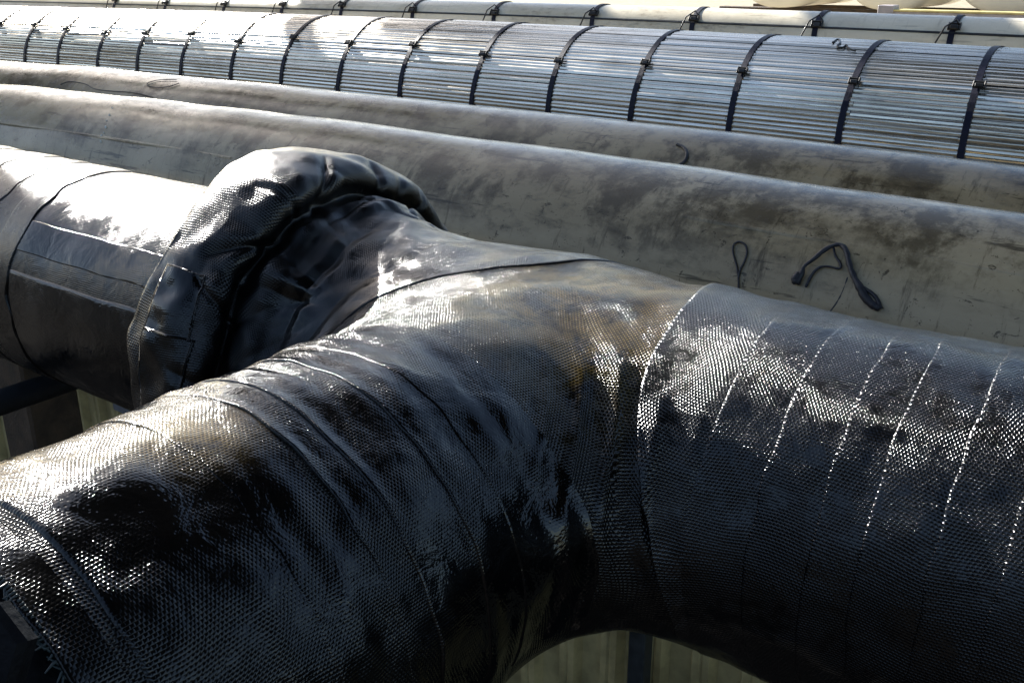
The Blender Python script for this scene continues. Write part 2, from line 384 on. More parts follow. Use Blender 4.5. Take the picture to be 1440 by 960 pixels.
def on_pipe(G, x, a, off=0.0):
    """point on a pipe: x along it, a = angle in degrees from +Y over the top"""
    z = G['z'] + float(bow(x, G['xm'], G['b'])); r = G['r'] + off
    return (x, G['y'] + r * math.cos(rad(a)), z + r * math.sin(rad(a)))

# ribbed pipe: a core, thin metal slats, straps with buckles
B = dict(y=3.71, z=-0.60, r=0.352, xm=-3.2, b=0.0022)
bundle = empty('ribbed_pipe', (-3.3, B['y'], Z_YARD), 'big pipe clad in shiny ribbed metal slats with dark navy straps', 'pipe')
obj('core', pipe_mesh('core', B['y'], B['z'], .338, -12, 2.4, B['xm'], B['b'], 60, 64), M_DARKSTEEL, bundle)
STRAP_X = [-0.72 + 0.397 * k for k in range(8, 0, -1)] + [-0.72 - 0.397 * k for k in range(0, 29)]
STRAP_X = [x + random.uniform(-.012, .012) for x in STRAP_X]
sx = sorted(STRAP_X)
V = []; Fc = []
NS = 136
for s in range(NS):
    a0 = 2 * PI * s / NS; xbreak = [-12 + random.random() * .1] + [x + random.uniform(-.02, .02) for x in sx if -12 < x < 2.35 and random.random() < .8] + [2.4]
    for xa, xb in zip(xbreak[:-1], xbreak[1:]):
        da = random.gauss(0, .0016); ro = random.gauss(0, .0010); tw = random.gauss(0, .11)
        ns = max(1, int((xb - xa) / .45)); base = len(V)
        for i in range(ns + 1):
            x = xa + (xb - xa) * i / ns + (.0015 if i == 0 else 0)
            zc_ = B['z'] + float(bow(x, B['xm'], B['b']))
            w = .0083; h = .0028
            a = a0 + da + random.gauss(0, .0006)
            rr = B['r'] + ro + random.gauss(0, .0004)
            ca, sa = math.cos(a), math.sin(a)
            for (t, dr) in ((-w, -h), (-w * .72, -.0022), (-w * .25, 0), (w * .25, 0), (w * .72, -.0022), (w, -h)):
                q = dr + t * tw
                V.append((x, B['y'] + (rr + q) * ca - t * sa, zc_ + (rr + q) * sa + t * ca))
        for i in range(ns):
            for k in range(5):
                b0 = base + i * 6 + k; Fc.append((b0, b0 + 1, b0 + 7, b0 + 6))
me = quads_mesh('slats', np.array(V), np.array(Fc), None, True)
tag(obj('slats', me, M_SLAT, bundle), kind='stuff')
def ring_strap(cx, y, z, r, w, t, tilt=0.0, n=72):
    """closed flat band round a pipe along X"""
    m = MB(); ph = [2 * PI * k / n for k in range(n)]
    vs = []
    for k, p in enumerate(ph):
        dx = tilt * math.sin(p) + .004 * math.sin(3 * p + cx * 9)
        for (ox, dr) in ((-w / 2, 0), (-w / 2, t), (w / 2, t), (w / 2, 0)):
            vs.append((cx + dx + ox, y + (r + dr) * math.cos(p), z + (r + dr) * math.sin(p)))
    fs = []
    for k in range(n):
        k2 = (k + 1) % n
        for c in range(3): fs.append((k * 4 + c, k2 * 4 + c, k2 * 4 + c + 1, k * 4 + c + 1))
    m.add(vs, fs); return m
def buckle(cx, y, z, r, a, s=1.0):
    m = MB(); A = rad(a); R = rotx(A - PI / 2)
    c = np.array([cx, y + r * math.cos(A), z + r * math.sin(A)])
    up = np.array([0, math.cos(A), math.sin(A)]); tg = np.array([0, -math.sin(A), math.cos(A)])
    m.box(c + up * .010 * s, (.062 * s, .034 * s, .012 * s), R, .003 * s)
    m.box(c + up * .021 * s + tg * .008 * s, (.040 * s, .022 * s, .014 * s), R @ rotx(.25), .003 * s)
    m.box(c + up * .019 * s - tg * .016 * s, (.050 * s, .008 * s, .010 * s), R, .002 * s)
    for sgn in (-1, 1): m.box(c + up * .018 * s + np.array([sgn * .028 * s, 0, 0]), (.008 * s, .042 * s, .016 * s), R, .002 * s)
    return m
for i, x in enumerate(STRAP_X):
    zc_ = B['z'] + float(bow(x, B['xm'], B['b']))
    st = ring_strap(x, B['y'], zc_, B['r'] + .0015, .021, .003, random.uniform(-.012, .004)).build('strap', M_STRAP, bundle)
    a = 137 + random.uniform(-4, 4)
    buckle(x + .006 * math.sin(rad(a)), B['y'], zc_, B['r'] + .004, a, .6).build('buckle', M_BUCKLE, st)

# cream pipe far behind, with clamp ties
K = dict(y=5.0, z=-0.358, r=0.14, xm=-3.2, b=0.0015)
cream = empty('cream_pipe', (-3, K['y'], Z_YARD), 'cream coated pipe with tied straps behind the ribbed pipe', 'pipe')
obj('body', pipe_mesh('body', K['y'], K['z'], K['r'], -16, 4, K['xm'], K['b'], 60, 64, .001, 9), M_CREAM, cream)
xs = np.linspace(-16, 4, 60); P = []
for dx, (a, dr) in enumerate(((147, -.004), (148, .006), (151, .006), (152, -.004))):
    P.append([(x, K['y'] + (K['r'] + dr) * math.cos(rad(a)), K['z'] + float(bow(x, K['xm'], K['b'])) + (K['r'] + dr) * math.sin(rad(a))) for x in xs])
obj('lap_seam', grid_mesh('lap_seam', np.array(P), smooth=False), M_DARKSTEEL, cream)
for x in [-1.17, -1.79, -2.44, -3.05, -3.73, -4.37, -5.0, -5.58, -6.2, -6.9, -7.57, -0.5, 0.2]:
    zc_ = K['z'] + float(bow(x, K['xm'], K['b']))
    st = ring_strap(x, K['y'], zc_, K['r'] + .002, .026, .004, -.01, 48).build('strap', M_STRAP, cream)
    bk = buckle(x, K['y'], zc_, K['r'] + .004, 142 + random.uniform(-5, 5), .85)
    bk.tube([(x + .02, K['y'] - .11, zc_ + .10), (x + .01, K['y'] - .14, zc_ + .13), (x - .03, K['y'] - .16, zc_ + .10), (x - .06, K['y'] - .17, zc_ + .03)], .004, 6)
    bk.build('buckle', M_BUCKLE, st)
for i, x in enumerate((-9, -6.5, -4.05, -1.48, 1.2)):
    zc_ = K['z'] + float(bow(x, K['xm'], K['b']))
    m = MB()
    for k in range(3): m.box((x, K['y'], Z_YARD + .079 + k * .158 - .003 * 0), (.22, .5 - .06 * k, .152), None, .008)
    top = zc_ - K['r']
    m.box((x, K['y'], (Z_YARD + .47 + top) / 2), (.2, .3, max(.01, top - (Z_YARD + .47))), None, .002)
    tag(m.build('timber_stack', M_TIMBER), 'brown timber blocks under the cream pipe, ' + ('at its far end', 'second from the far end', 'in the middle', 'fourth from the far end', 'at its near end')[i], 'timber', 'blocks under the cream pipe')

# ------------------------------------------------------------------ white tanks and their skid at the back
def tank(x, y, hw, hh, zb, ln):
    m = MB(); n = 56; rows = []
    prof = [(-.16, .02), (-.155, .3), (-.13, .6), (-.09, .82), (-.04, .95), (.02, 1.0), (ln - .02, 1.0), (ln + .05, .9), (ln + .1, .6), (ln + .12, .02)]
    P = np.zeros((len(prof), n, 3))
    for i, (dy, s) in enumerate(prof):
        for k in range(n):
            a = 2 * PI * k / n; e = 2 / 2.5
            cx = math.copysign(abs(math.cos(a)) ** e, math.cos(a)); cz = math.copysign(abs(math.sin(a)) ** e, math.sin(a))
            P[i, k] = (x + hw * s * cx, y + dy, zb + hh + hh * s * cz)
    return grid_mesh('tank', P, None, True)
tanks = [(-3.30, 'leftmost'), (-2.43, 'middle'), (-1.62, 'rightmost')]
for (x, w) in tanks:
    t = empty('tank', (x, 8.0, -.345), 'white rounded plastic tank at the top edge, %s of the three' % w, 'tank', 'white tanks at the back')
    obj('shell', tank(x, 8.05, .385, .46, -.338, 1.3), M_TANK, t)
    m = MB(); m.tube([(x, 7.86, .1), (x, 7.82, .1)], .07, 18); m.build('cap', M_TANK, t)
skid = empty('tank_skid', (-2.4, 8.5, Z_YARD), 'low steel frame carrying the white tanks', 'frame')
for y in (8.3, 9.0):
    MB().box((-2.45, y, -.395), (2.9, .12, .1), None, .004).build('bearer', M_TIMBER, skid)
    for x in (-3.7, -2.45, -1.2):
        MB().box((x, y, (Z_YARD - .445) / 2), (.12, .1, -.445 - Z_YARD), None, .004).build('leg', M_TIMBER, skid)
beam = empty('channel_beam', (-0.8, 7, Z_YARD), 'gray steel beam with yellowed top edge in front of the white tanks', 'beam')
m = MB(); m.box((-.45, 7.0, -.352), (3.3, .03, .11), None, .003); m.box((-.45, 7.04, -.41), (3.3, .11, .012), None, .002); m.build('web', M_BEAM, beam)
MB().box((-.45, 7.04, -.290), (3.3, .13, .012), None, .003).build('top_flange', M_BEAMTOP, beam)
MB().box((-2.115, 7.03, -.335), (.1, .13, .15), None, .004).build('end_block', M_BEAM, beam)
for x in (-2.05, -.45, 1.1): MB().box((x, 7.04, (Z_YARD - .417) / 2), (.1, .1, -.417 - Z_YARD), None, .004).build('foot', M_BEAM, beam)

# ------------------------------------------------------------------ the black wrapped tee
YC, ZC, R, X0 = .965, -.544, .2, -.643
wrin = SinNoise(7, seed=21); wrin2 = SinNoise(16, seed=22)
def sdf(P):
    x, y, z = P[..., 0], P[..., 1], P[..., 2]
    r1 = np.sqrt((y - YC) ** 2 + (z - ZC) ** 2) + 1e-9
    yy = np.maximum(y - YC, 0)
    r2 = np.sqrt((x - X0) ** 2 + (z - ZC) ** 2 + yy ** 2) + 1e-9
    a = r1 - R; b = r2 - R
    dot = np.clip((z - ZC) ** 2 / (r1 * r2), 0, 1)
    k = .17 * (1 - dot) + .012
    h = np.maximum(k - np.abs(a - b), 0) / k
    return np.minimum(a, b) - h * h * k * .25
def sdf_body(P):
    s = sdf(P); m = np.abs(s) < .03; Q = P[m]
    s[m] -= .0018 * wrin(Q) + .0005 * wrin2(Q)
    # pleats where the cloth is gathered into the two crotches
    for cx, cy, cz, sg in ((-.435, .755, -.43, 1), (-.85, .755, -.42, -1)):
        w = np.exp(-((Q[:, 0] - cx) ** 2 + (Q[:, 1] - cy) ** 2 + ((Q[:, 2] - cz) * .6) ** 2) / .075 ** 2)
        u = (Q[:, 0] - cx) * sg + (Q[:, 1] - cy) * .9
        s[m] -= w * (.0055 * (1 - np.abs(np.sin(u * 62 + 1.6 * np.sin(Q[:, 2] * 22)))) ** 1.5 - .002)
    return s
def surface_nets(fn, lo, hi, h):
    ax = [np.arange(a, b + h * .5, h) for a, b in zip(lo, hi)]
    G = np.stack(np.meshgrid(*ax, indexing='ij'), -1); S = fn(G)
    ins = S < 0; n = np.array(S.shape)
    c0 = tuple(n - 1)
    acc = np.zeros(c0 + (3,)); cnt = np.zeros(c0)
    corners = [(i, j, k) for i in (0, 1) for j in (0, 1) for k in (0, 1)]
    def sl(o): return tuple(slice(o[d], n[d] - 1 + o[d]) for d in range(3))
    for c in corners:
        for d in range(3):
            if c[d] == 0:
                e = list(c); e[d] = 1
                s0 = S[sl(c)]; s1 = S[sl(e)]; cr = (s0 < 0) != (s1 < 0)
                t = np.where(cr, s0 / np.where(cr, s0 - s1, 1), 0)
                for q in range(3):
                    acc[..., q] += np.where(cr, c[q] + (t if q == d else 0), 0)
                cnt += cr
    act = cnt > 0
    idx = -np.ones(c0, int); idx[act] = np.arange(act.sum())
    base = np.stack(np.nonzero(act), -1)
    V = np.array(lo) + h * (base + acc[act] / cnt[act][:, None])
    Fq = []
    for d in range(3):
        u, v = [(1, 2), (2, 0), (0, 1)][d]
        s0 = np.take(ins, range(n[d] - 1), d); s1 = np.take(ins, range(1, n[d]), d)
        e = np.stack(np.nonzero(s0 != s1), -1)
        e = e[(e[:, u] > 0) & (e[:, v] > 0) & (e[:, u] < n[u] - 1) & (e[:, v] < n[v] - 1)]
        def cell(du, dv):
            q = e.copy(); q[:, u] -= du; q[:, v] -= dv; return idx[tuple(q.T)]
        quad = np.stack([cell(1, 1), cell(0, 1), cell(0, 0), cell(1, 0)], -1)
        fl = ~ins[tuple(e.T)]
        quad[fl] = quad[fl][:, ::-1]
        Fq.append(quad)
    Fq = np.concatenate(Fq); Fq = Fq[(Fq >= 0).all(1)]
    for _ in range(2):                                    # settle the vertices on the surface
        s = fn(V); g = np.stack([(fn(V + np.eye(3)[i] * 1e-4) - s) / 1e-4 for i in range(3)], -1)
        V = V - g * (s / np.maximum((g * g).sum(-1), .1))[:, None]
    return V, Fq
tee = empty('wrapped_tee_pipe', (X0, YC, ZC - R), 'glossy black tar wrapped pipe tee with bulging flange in the foreground', 'pipe')
V, Fq = surface_nets(sdf_body, (-.92, .26, -.80), (-.30, 1.22, -.28), .0042)
ph1 = np.arctan2(V[:, 2] - ZC, V[:, 1] - YC) % (2 * PI); uv_run = np.stack([V[:, 0], ph1 * R], -1)
ph2 = np.arctan2(V[:, 2] - ZC, V[:, 0] - X0) % (2 * PI); uv_br = np.stack([V[:, 1], ph2 * R], -1)
cen = V[Fq].mean(1)
br = (YC - cen[:, 1]) > (np.abs(cen[:, 0] - X0) * .9 + .02 + .02 * np.sin(cen[:, 2] * 25))
def unwrap(f):   # keep phi continuous inside a face
    w = f.copy(); p = w[..., 1]; m = p.max(1, keepdims=True)
    p[(m - p) > PI * R] += 2 * PI * R; return w
fuv = np.where(br[:, None, None], unwrap(uv_br[Fq]), unwrap(uv_run[Fq]))
obj('tee_body', quads_mesh('tee_body', V, Fq, None, True, fuv), M_CLOTH_TEE, tee)

def project(O, D, off, lo=.05, hi=.42, fn=sdf_body):
    """march from inside along D to the surface (offset off)"""
    t0 = np.full(O.shape[:-1], lo); t1 = np.full(O.shape[:-1], hi)
    best = None
    ts = np.linspace(lo, hi, 40); prev = fn(O + D * ts[0]) - off; done = np.zeros(O.shape[:-1], bool)
    for a, b in zip(ts[:-1], ts[1:]):
        cur = fn(O + D * b) - off
        hit = (prev < 0) & (cur >= 0) & ~done
        t0 = np.where(hit, a, t0); t1 = np.where(hit, b, t1); done |= hit; prev = cur
    for _ in range(18):
        tm = (t0 + t1) / 2; s = fn(O + D * tm[..., None]) - off
        t0 = np.where(s < 0, tm, t0); t1 = np.where(s < 0, t1, tm)
    return O + D * ((t0 + t1) / 2)[..., None]
jit = SinNoise(3.0, seed=31, dim=2)
def run_band(x0, x1, a0=0, a1=360, off0=.0016, off1=.0005, tilt=(0, 0), n=200, nw=9, wob=.0012, seed=0, mat=None, name='tape_band'):
    """strip of tape round the run between x0 and x1 (exposed edge at x0), angles in degrees from +Y over the top"""
    full = abs(a1 - a0) >= 359.9
    ph = np.radians(np.linspace(a0, a1, n, endpoint=not full))
    w = np.concatenate([[0, .022, .045, .075], np.linspace(0, 1, nw)[1:]])
    PH, W = np.meshgrid(ph, w, indexing='xy')
    ed = np.stack([np.cos(ph) * .3 + seed * 1.7, np.sin(ph) * .3 + seed], -1)
    e0 = x0 + tilt[0] * np.cos(ph - PI * .75) + wob * jit(ed * 3); e1 = x1 + tilt[1] * np.cos(ph - PI * .75) + wob * jit(ed * 3 + 5)
    X = e0[None] * (1 - W) + e1[None] * W
    O = np.stack([X, np.full_like(X, YC), np.full_like(X, ZC)], -1)
    D = np.stack([np.zeros_like(X), np.cos(PH), np.sin(PH)], -1)
    off = off0 * (1 - W) + off1 * W
    off[0] = -.0012; off[1] = off0 * .55
    P = project(O, D, off)
    UV = np.stack([X, PH * R], -1)
    if full: UV = np.concatenate([UV, UV[:, :1] + np.array([0, 2 * PI * R])], 1)
    ra = (.07, -.05, .02, -.09, .05, 0)[seed % 6]; UV = UV @ np.array([[math.cos(ra), math.sin(ra)], [-math.sin(ra), math.cos(ra)]]) + seed * .37
    return obj(name, grid_mesh(name, P, UV, full), mat or M_CLOTH_RUN, tee)
# right-hand run
edges = [-.365, -.295, -.245, -.200, -.150, -.095, -.035, .03, .1, .17, .25, .33, .41, .5]
for i, (a, b) in enumerate(zip(edges[:-1], edges[1:])):
    run_band(a, b + .012, tilt=((.006, -.004, .003, .0, .008, .004)[i % 6],) * 2, seed=i)
# the wide collar of cloth at the crotch of the tee
# neck band between flange and tee, cut on the slant
def slant_band(pts, x_left, off, seed, mat, name, tuck=.5):
    ang = np.array([p[1] for p in pts], float); xe = np.array([p[0] for p in pts], float)
    o = np.argsort(ang); n = 140
    a = np.linspace(ang.min(), ang.max(), n); e = np.interp(a, ang[o], xe[o]); e = np.convolve(np.pad(e, 6, mode='edge'), np.ones(13) / 13, 'valid')
    ph = np.radians(a); w = np.concatenate([[0, .004, .03], np.linspace(0, 1, 14)[1:]]); PH, W = np.meshgrid(ph, w, indexing='xy')
    X = e[None] * (1 - W) + x_left * W
    O = np.stack([X, np.full_like(X, YC), np.full_like(X, ZC)], -1); D = np.stack([np.zeros_like(X), np.cos(PH), np.sin(PH)], -1)
    of = off * (1 - W * tuck); of[0] = -.002
    return obj(name, grid_mesh(name, project(O, D, of), np.stack([X, PH * R], -1)), mat, tee)
slant_band([(-.845, 150), (-.842, 137), (-.802, 124), (-.758, 114), (-.703, 102), (-.65, 90), (-.615, 71), (-.60, 40), (-.6, 0), (-.6, -40)], -.91, .0014, 3, M_CLOTH_NECK, 'neck_band')
slant_band([(-.50, 20), (-.47, 60), (-.46, 87), (-.449, 118), (-.442, 136), (-.412, 153), (-.385, 168), (-.365, 185), (-.36, 205)], -.345, .005, 4, M_CLOTH_COLLAR, 'collar_band', .93)
# plain wrapped run beyond the bands
def tube_x(x0, x1, r, mat, name, nx=40, seed=5, lump=.002):
    xs = np.linspace(x0, x1, nx); ph = np.linspace(0, 2 * PI, 160, endpoint=False); X, PH = np.meshgrid(xs, ph, indexing='ij')
    P0 = np.stack([X, YC + r * np.cos(PH), ZC + r * np.sin(PH)], -1); rr = r + lump * SinNoise(5, seed=seed)(P0)
    P = np.stack([X, YC + rr * np.cos(PH), ZC + rr * np.sin(PH)], -1)
    UV = np.stack([X, PH * R], -1); UV = np.concatenate([UV, UV[:, :1] + np.array([0, 2 * PI * R])], 1)
    return obj(name, grid_mesh(name, P, UV, True), mat, tee)
tube_x(-.32, 2.6, .1955, M_CLOTH_RUN, 'run_pipe', 120)
tube_x(-7.0, -1.1, .2, M_CLOTH_LEFT, 'far_run_pipe', 240, 6, .0015)
# left-hand run: long strips laid lengthwise, then rings of tape
def left_strip(x0, x1, a0, a1, off, seed, mat=None):
    n = 60; xs = np.linspace(x0, x1, n); aa = np.concatenate([[0, .006, .04], np.linspace(0, 1, 22)[1:-1], [.96, .994, 1]])
    X, W = np.meshgrid(xs, aa, indexing='ij')
    e0 = a0 + .35 * jit(np.stack([xs * 2 + seed, xs * 0 + 1], -1)); e1 = a1 + .35 * jit(np.stack([xs * 2 + seed, xs * 0 + 3], -1))
    PH = np.radians(e0[:, None] * (1 - W) + e1[:, None] * W)
    P0 = np.stack([X, YC + R * np.cos(PH), ZC + R * np.sin(PH)], -1)
    rr = R + off + .0015 * SinNoise(5, seed=6)(P0); rr[:, 0] = R - .001; rr[:, -1] = R - .001
    P = np.stack([X, YC + rr * np.cos(PH), ZC + rr * np.sin(PH)], -1)
    UV = np.stack([X, PH * R], -1)
    return obj('cloth_strip', grid_mesh('cloth_strip', P, UV), mat or M_CLOTH_LEFT, tee)
left_strip(-1.60, -1.125, 20, 138, .001, 1); left_strip(-1.61, -1.125, 134, 149.5, .0020, 2, M_CLOTH_GLOSS)
left_strip(-1.61, -1.125, 148, 161, .0012, 3); left_strip(-1.60, -1.125, 159, 215, .0022, 4, M_CLOTH_GLOSS); left_strip(-1.60, -1.125, 212, 300, .0012, 5, M_CLOTH_GLOSS)
def left_band(x0, x1, seed, off0=.0065):
    n = 200; ph = np.linspace(0, 2 * PI, n, endpoint=False); w = np.concatenate([[0, .004, .04], np.linspace(0, 1, 8)[1:-1], [.96, .996, 1]]); W, PH = np.meshgrid(w, ph, indexing='ij')
    ed = np.stack([np.cos(ph), np.sin(ph)], -1); e = .004 * jit(ed + seed)
    sl = .012 * np.cos(ph - 1.9)
    X = (x0 + e + sl)[None] * (1 - W) + (x1 + e + sl)[None] * W
    P0 = np.stack([X, YC + R * np.cos(PH), ZC + R * np.sin(PH)], -1); rr = R + off0 + .0015 * SinNoise(5, seed=6)(P0); rr[0] = R - .001; rr[-1] = R - .001
    P = np.stack([X, YC + rr * np.cos(PH), ZC + rr * np.sin(PH)], -1)
    UV = np.stack([X, PH * R], -1); UV = np.concatenate([UV, UV[:, :1] + np.array([0, 2 * PI * R])], 1)
    return obj('tape_band', grid_mesh('tape_band', P, UV, True), M_CLOTH_LEFT, tee)
xb = -1.615
for i in range(14):
    left_band(xb - .065, xb + .004, i, .0030 - .0012 * (i % 2)); xb -= .062
# branch bands along Y
def branch_band(y0, y1, a0=0, a1=360, off0=.0026, off1=.0008, seed=0, mat=None, wob=.0012, lump=.0011, name='tape_band', tilt=0.0):
    full = abs(a1 - a0) >= 359.9; n = 200
    ph = np.radians(np.linspace(a0, a1, n, endpoint=not full)); w = np.concatenate([[0, .012, .025, .05], np.linspace(0, 1, 16)[1:]]); PH, W = np.meshgrid(ph, w, indexing='xy')
    ed = np.stack([np.cos(ph) + seed * 1.7, np.sin(ph) + seed], -1)
    e0 = y0 + wob * jit(ed) + tilt * np.cos(ph - 1); e1 = y1 + wob * jit(ed + 5) + tilt * np.cos(ph - 1)
    Y = e0[None] * (1 - W) + e1[None] * W
    O = np.stack([np.full_like(Y, X0), Y, np.full_like(Y, ZC)], -1); D = np.stack([np.cos(PH), np.zeros_like(Y), np.sin(PH)], -1)
    off = off0 * (1 - W) + off1 * W
    dr = SinNoise(1, n=20, seed=60)
    Q = np.stack([np.cos(PH) * .6, Y * 22, np.sin(PH) * .6], -1)
    off = off + lump * dr(Q) * sstep(0, .2, W); off[0] = -.0012; off[1] = off0 * .55
    P = project(O, D, off)
    UV = np.stack([Y, PH * R], -1)
    if full: UV = np.concatenate([UV, UV[:, :1] + np.array([0, 2 * PI * R])], 1)
    return obj(name, grid_mesh(name, P, UV, full), mat or M_CLOTH_BRANCH, tee)
be = [.268, .400, .462, .503, .560, .61]
for i, (a, b) in enumerate(zip(be[:-1], be[1:])):
    branch_band(a, b + .012, seed=i, tilt=.004 * (-1) ** i)
branch_band(.61, .70, -20, 150, .0022, .0008, 8)
# frayed cloth end of the branch
branch_band(.232, .285, mat=M_CLOTH_GLOSS, seed=12, off0=.001, off1=.0002, lump=.0012, name='cloth_end')
m = MB(); r0 = np.random.default_rng(5)
for k in range(420):
    a = 2 * PI * k / 420 + r0.normal(0, .003); ln = r0.uniform(.005, .012); c, s = math.cos(a), math.sin(a); y = .236
    b = a + r0.normal(0, .03)
    p = [(X0 + .2005 * c, y, ZC + .2005 * s), (X0 + .199 * c, y - ln * .5, ZC + .199 * s), (X0 + (.2 - .25 * ln) * math.cos(b), y - ln, ZC + (.2 - .25 * ln) * math.sin(b))]
    m.tube(p, [.0011, .001, .0005], 5, False)
tag(m.build('fringe', M_FRINGE, tee, True), kind='stuff')
def tube_y(y0, y1, r, mat, name):
    P = np.zeros((8, 96, 3))
    for i, y in enumerate(np.linspace(y0, y1, 8)):
        a = np.linspace(0, 2 * PI, 96, endpoint=False); P[i] = np.stack([X0 + r * np.cos(a), np.full(96, y), ZC + r * np.sin(a)], -1)
    return obj(name, grid_mesh(name, P, None, True), mat, tee)
tube_y(-1.6, .30, .186, M_NUT, 'bare_branch')
# flange cover
F_PROF = [(-1.158, .19), (-1.150, .24), (-1.140, .281), (-1.132, .2905), (-1.124, .293), (-1.10, .2945), (-1.075, .2942), (-1.055, .2932), (-1.038, .2905), (-1.022, .285), (-1.010, .276), (-1.005, .265), (-1.008, .254),
          (-1.016, .245), (-1.018, .238), (-1.008, .233), (-.995, .2345), (-.980, .2345), (-.967, .229), (-.962, .222), (-.955, .217), (-.940, .2145), (-.92, .211), (-.90, .2075), (-.87, .2045), (-.83, .2025), (-.80, .199)]
fs_ = np.linspace(0, len(F_PROF) - 1, 180); fpx = np.interp(fs_, range(len(F_PROF)), [p[0] for p in F_PROF]); fpr = np.interp(fs_, range(len(F_PROF)), [p[1] for p in F_PROF])
ker = np.ones(9) / 9; fpx = np.convolve(np.pad(fpx, 4, mode='edge'), ker, 'valid'); fpr = np.convolve(np.pad(fpr, 4, mode='edge'), ker, 'valid')
fds = np.concatenate([[0], np.cumsum(np.hypot(np.diff(fpx), np.diff(fpr)))]); fds_n = fds / fds[-1]
def flange_pt(S, PH, off=0.0):
    """S 0..1 along the profile, PH angle; off = lift off the surface"""
    X = np.interp(S, fds_n, fpx); RR = np.interp(S, fds_n, fpr)
    nx = np.interp(S, fds_n, np.gradient(fpr, fds)); nr = -np.interp(S, fds_n, np.gradient(fpx, fds))
    nx, nr = nx, -nr
    sh = sstep(-1.045, -.995, X) * (1 - sstep(-.93, -.87, X))
    # gathers: sharp creases that wander round the shoulder, and short radial puckers
    d = np.zeros_like(X)
    for (xb, am, mm, pp, wd, dp) in ((-.980, .012, 3, 1.9, .014, .006), (-.938, .012, 2, 4.0, .014, .006), (-1.05, .02, 2, 2.2, .016, .004)):
        q = np.abs(X - (xb + am * np.sin(mm * PH + pp) + .004 * np.sin(7 * PH + pp * 3))) / wd
        d = d - dp * (.55 + .45 * np.sin(PH * 3 + pp * 5)) * np.maximum(0, 1 - q) ** 1.3
    pr_ = np.random.default_rng(11)
    for a_ in np.radians([18, 47, 63, 88, 104, 126, 139, 151, 168, 190, 215, 260, 310]):
        q = np.abs(((PH - a_ - 2.2 * pr_.normal() * (X + 1) + PI) % (2 * PI)) - PI) / pr_.uniform(.04, .10)
        d = d - pr_.uniform(.002, .005) * sh * np.maximum(0, 1 - q) ** 1.2
    d = d * sstep(-1.08, -1.04, X) * (1 - sstep(-.92, -.88, X)) + sh * .0035 * np.sin(2 * PH + 1.0 + 3 * np.sin(PH))
    band = sstep(-1.15, -1.12, X) * (1 - sstep(-1.06, -1.0, X))
    d = d + band * (.0045 * np.sin(4 * PH + .7) + .003 * np.sin(7 * PH + 1.3) + .0015 * np.sin(17 * PH + 60 * X))
    rim = 1 - sstep(-1.145, -1.10, X)
    X = X + rim * (.007 * np.sin(3 * PH + .4) + .004 * np.sin(8 * PH + 2) - .012 * np.exp(-((PH - rad(163)) / .10) ** 2))
    lip = sstep(.34, .44, S) * (1 - sstep(.52, .62, S))
    X = X + lip * (.007 * np.sin(3 * PH + 2.6) + .005 * np.sin(7 * PH + .8)); RR = RR - lip * (.004 + .005 * np.sin(5 * PH + 1.7) + .003 * np.sin(12 * PH))
    for a_, w_, p_ in ((72, .05, .006), (96, .07, .008), (113, .04, .005), (131, .06, .008), (147, .04, .006), (170, .06, .006), (50, .06, .006)):
        q = np.abs(PH - rad(a_) - 1.6 * (S - .45) * math.sin(a_)) / w_; d = d - p_ * lip * np.maximum(0, 1 - q) ** 1.5
    low = sstep(.56, .62, S) * (1 - sstep(.70, .82, S))
    d = d + low * (.005 * np.sin(6 * PH + 1) + .004 * np.sin(11 * PH + 2 * np.sin(3 * PH)))
    P0 = np.stack([X, YC + RR * np.cos(PH), ZC + RR * np.sin(PH)], -1)
    d = d + .0012 * wrin2(P0) + off
    X = X - nx * d * 1.0; RR = RR + nr * d
    return np.stack([X, YC + RR * np.cos(PH), ZC + RR * np.sin(PH)], -1)
n_ = 640; ph_ = np.linspace(0, 2 * PI, n_, endpoint=False); S_, PH_ = np.meshgrid(np.linspace(0, 1, 220), ph_, indexing='ij')
UV_ = np.stack([S_ * fds[-1], PH_ * .25], -1); UV_ = np.concatenate([UV_, UV_[:, :1] + np.array([0, 2 * PI * .25])], 1)
obj('flange_cover', grid_mesh('flange_cover', flange_pt(S_, PH_), UV_, True), M_CLOTH_FLANGE, tee)
def flange_patch(s0, s1, a0, a1, off, mat=None):
    eps = [0, .004, .03]; a = np.concatenate([eps, np.linspace(0, 1, 60)[1:-1], [.97, .996, 1]]); w = np.concatenate([eps, np.linspace(0, 1, 40)[1:-1], [.97, .996, 1]])
    PH, W = np.meshgrid(np.radians(a0 + (a1 - a0) * a), w, indexing='xy'); S = s0 + (s1 - s0) * W
    of = np.full(PH.shape, off); of[0] = -.001; of[-1] = -.001; of[:, 0] = -.001; of[:, -1] = -.001
    return obj('cloth_patch', grid_mesh('cloth_patch', flange_pt(S, PH, of), np.stack([S * fds[-1], PH * .29], -1)), mat or M_CLOTH_FLANGE, tee)
def s_of(x): return float(np.interp(x, fpx[40:], fds_n[40:]))
flange_patch(.26, .26 + .16, 142, 161, .0009, M_CLOTH_GLOSS); flange_patch(.26, .26 + .175, 159, 186, .0016, M_CLOTH_GLOSS); flange_patch(.26, .26 + .15, 184, 230, .0009, M_CLOTH_GLOSS)
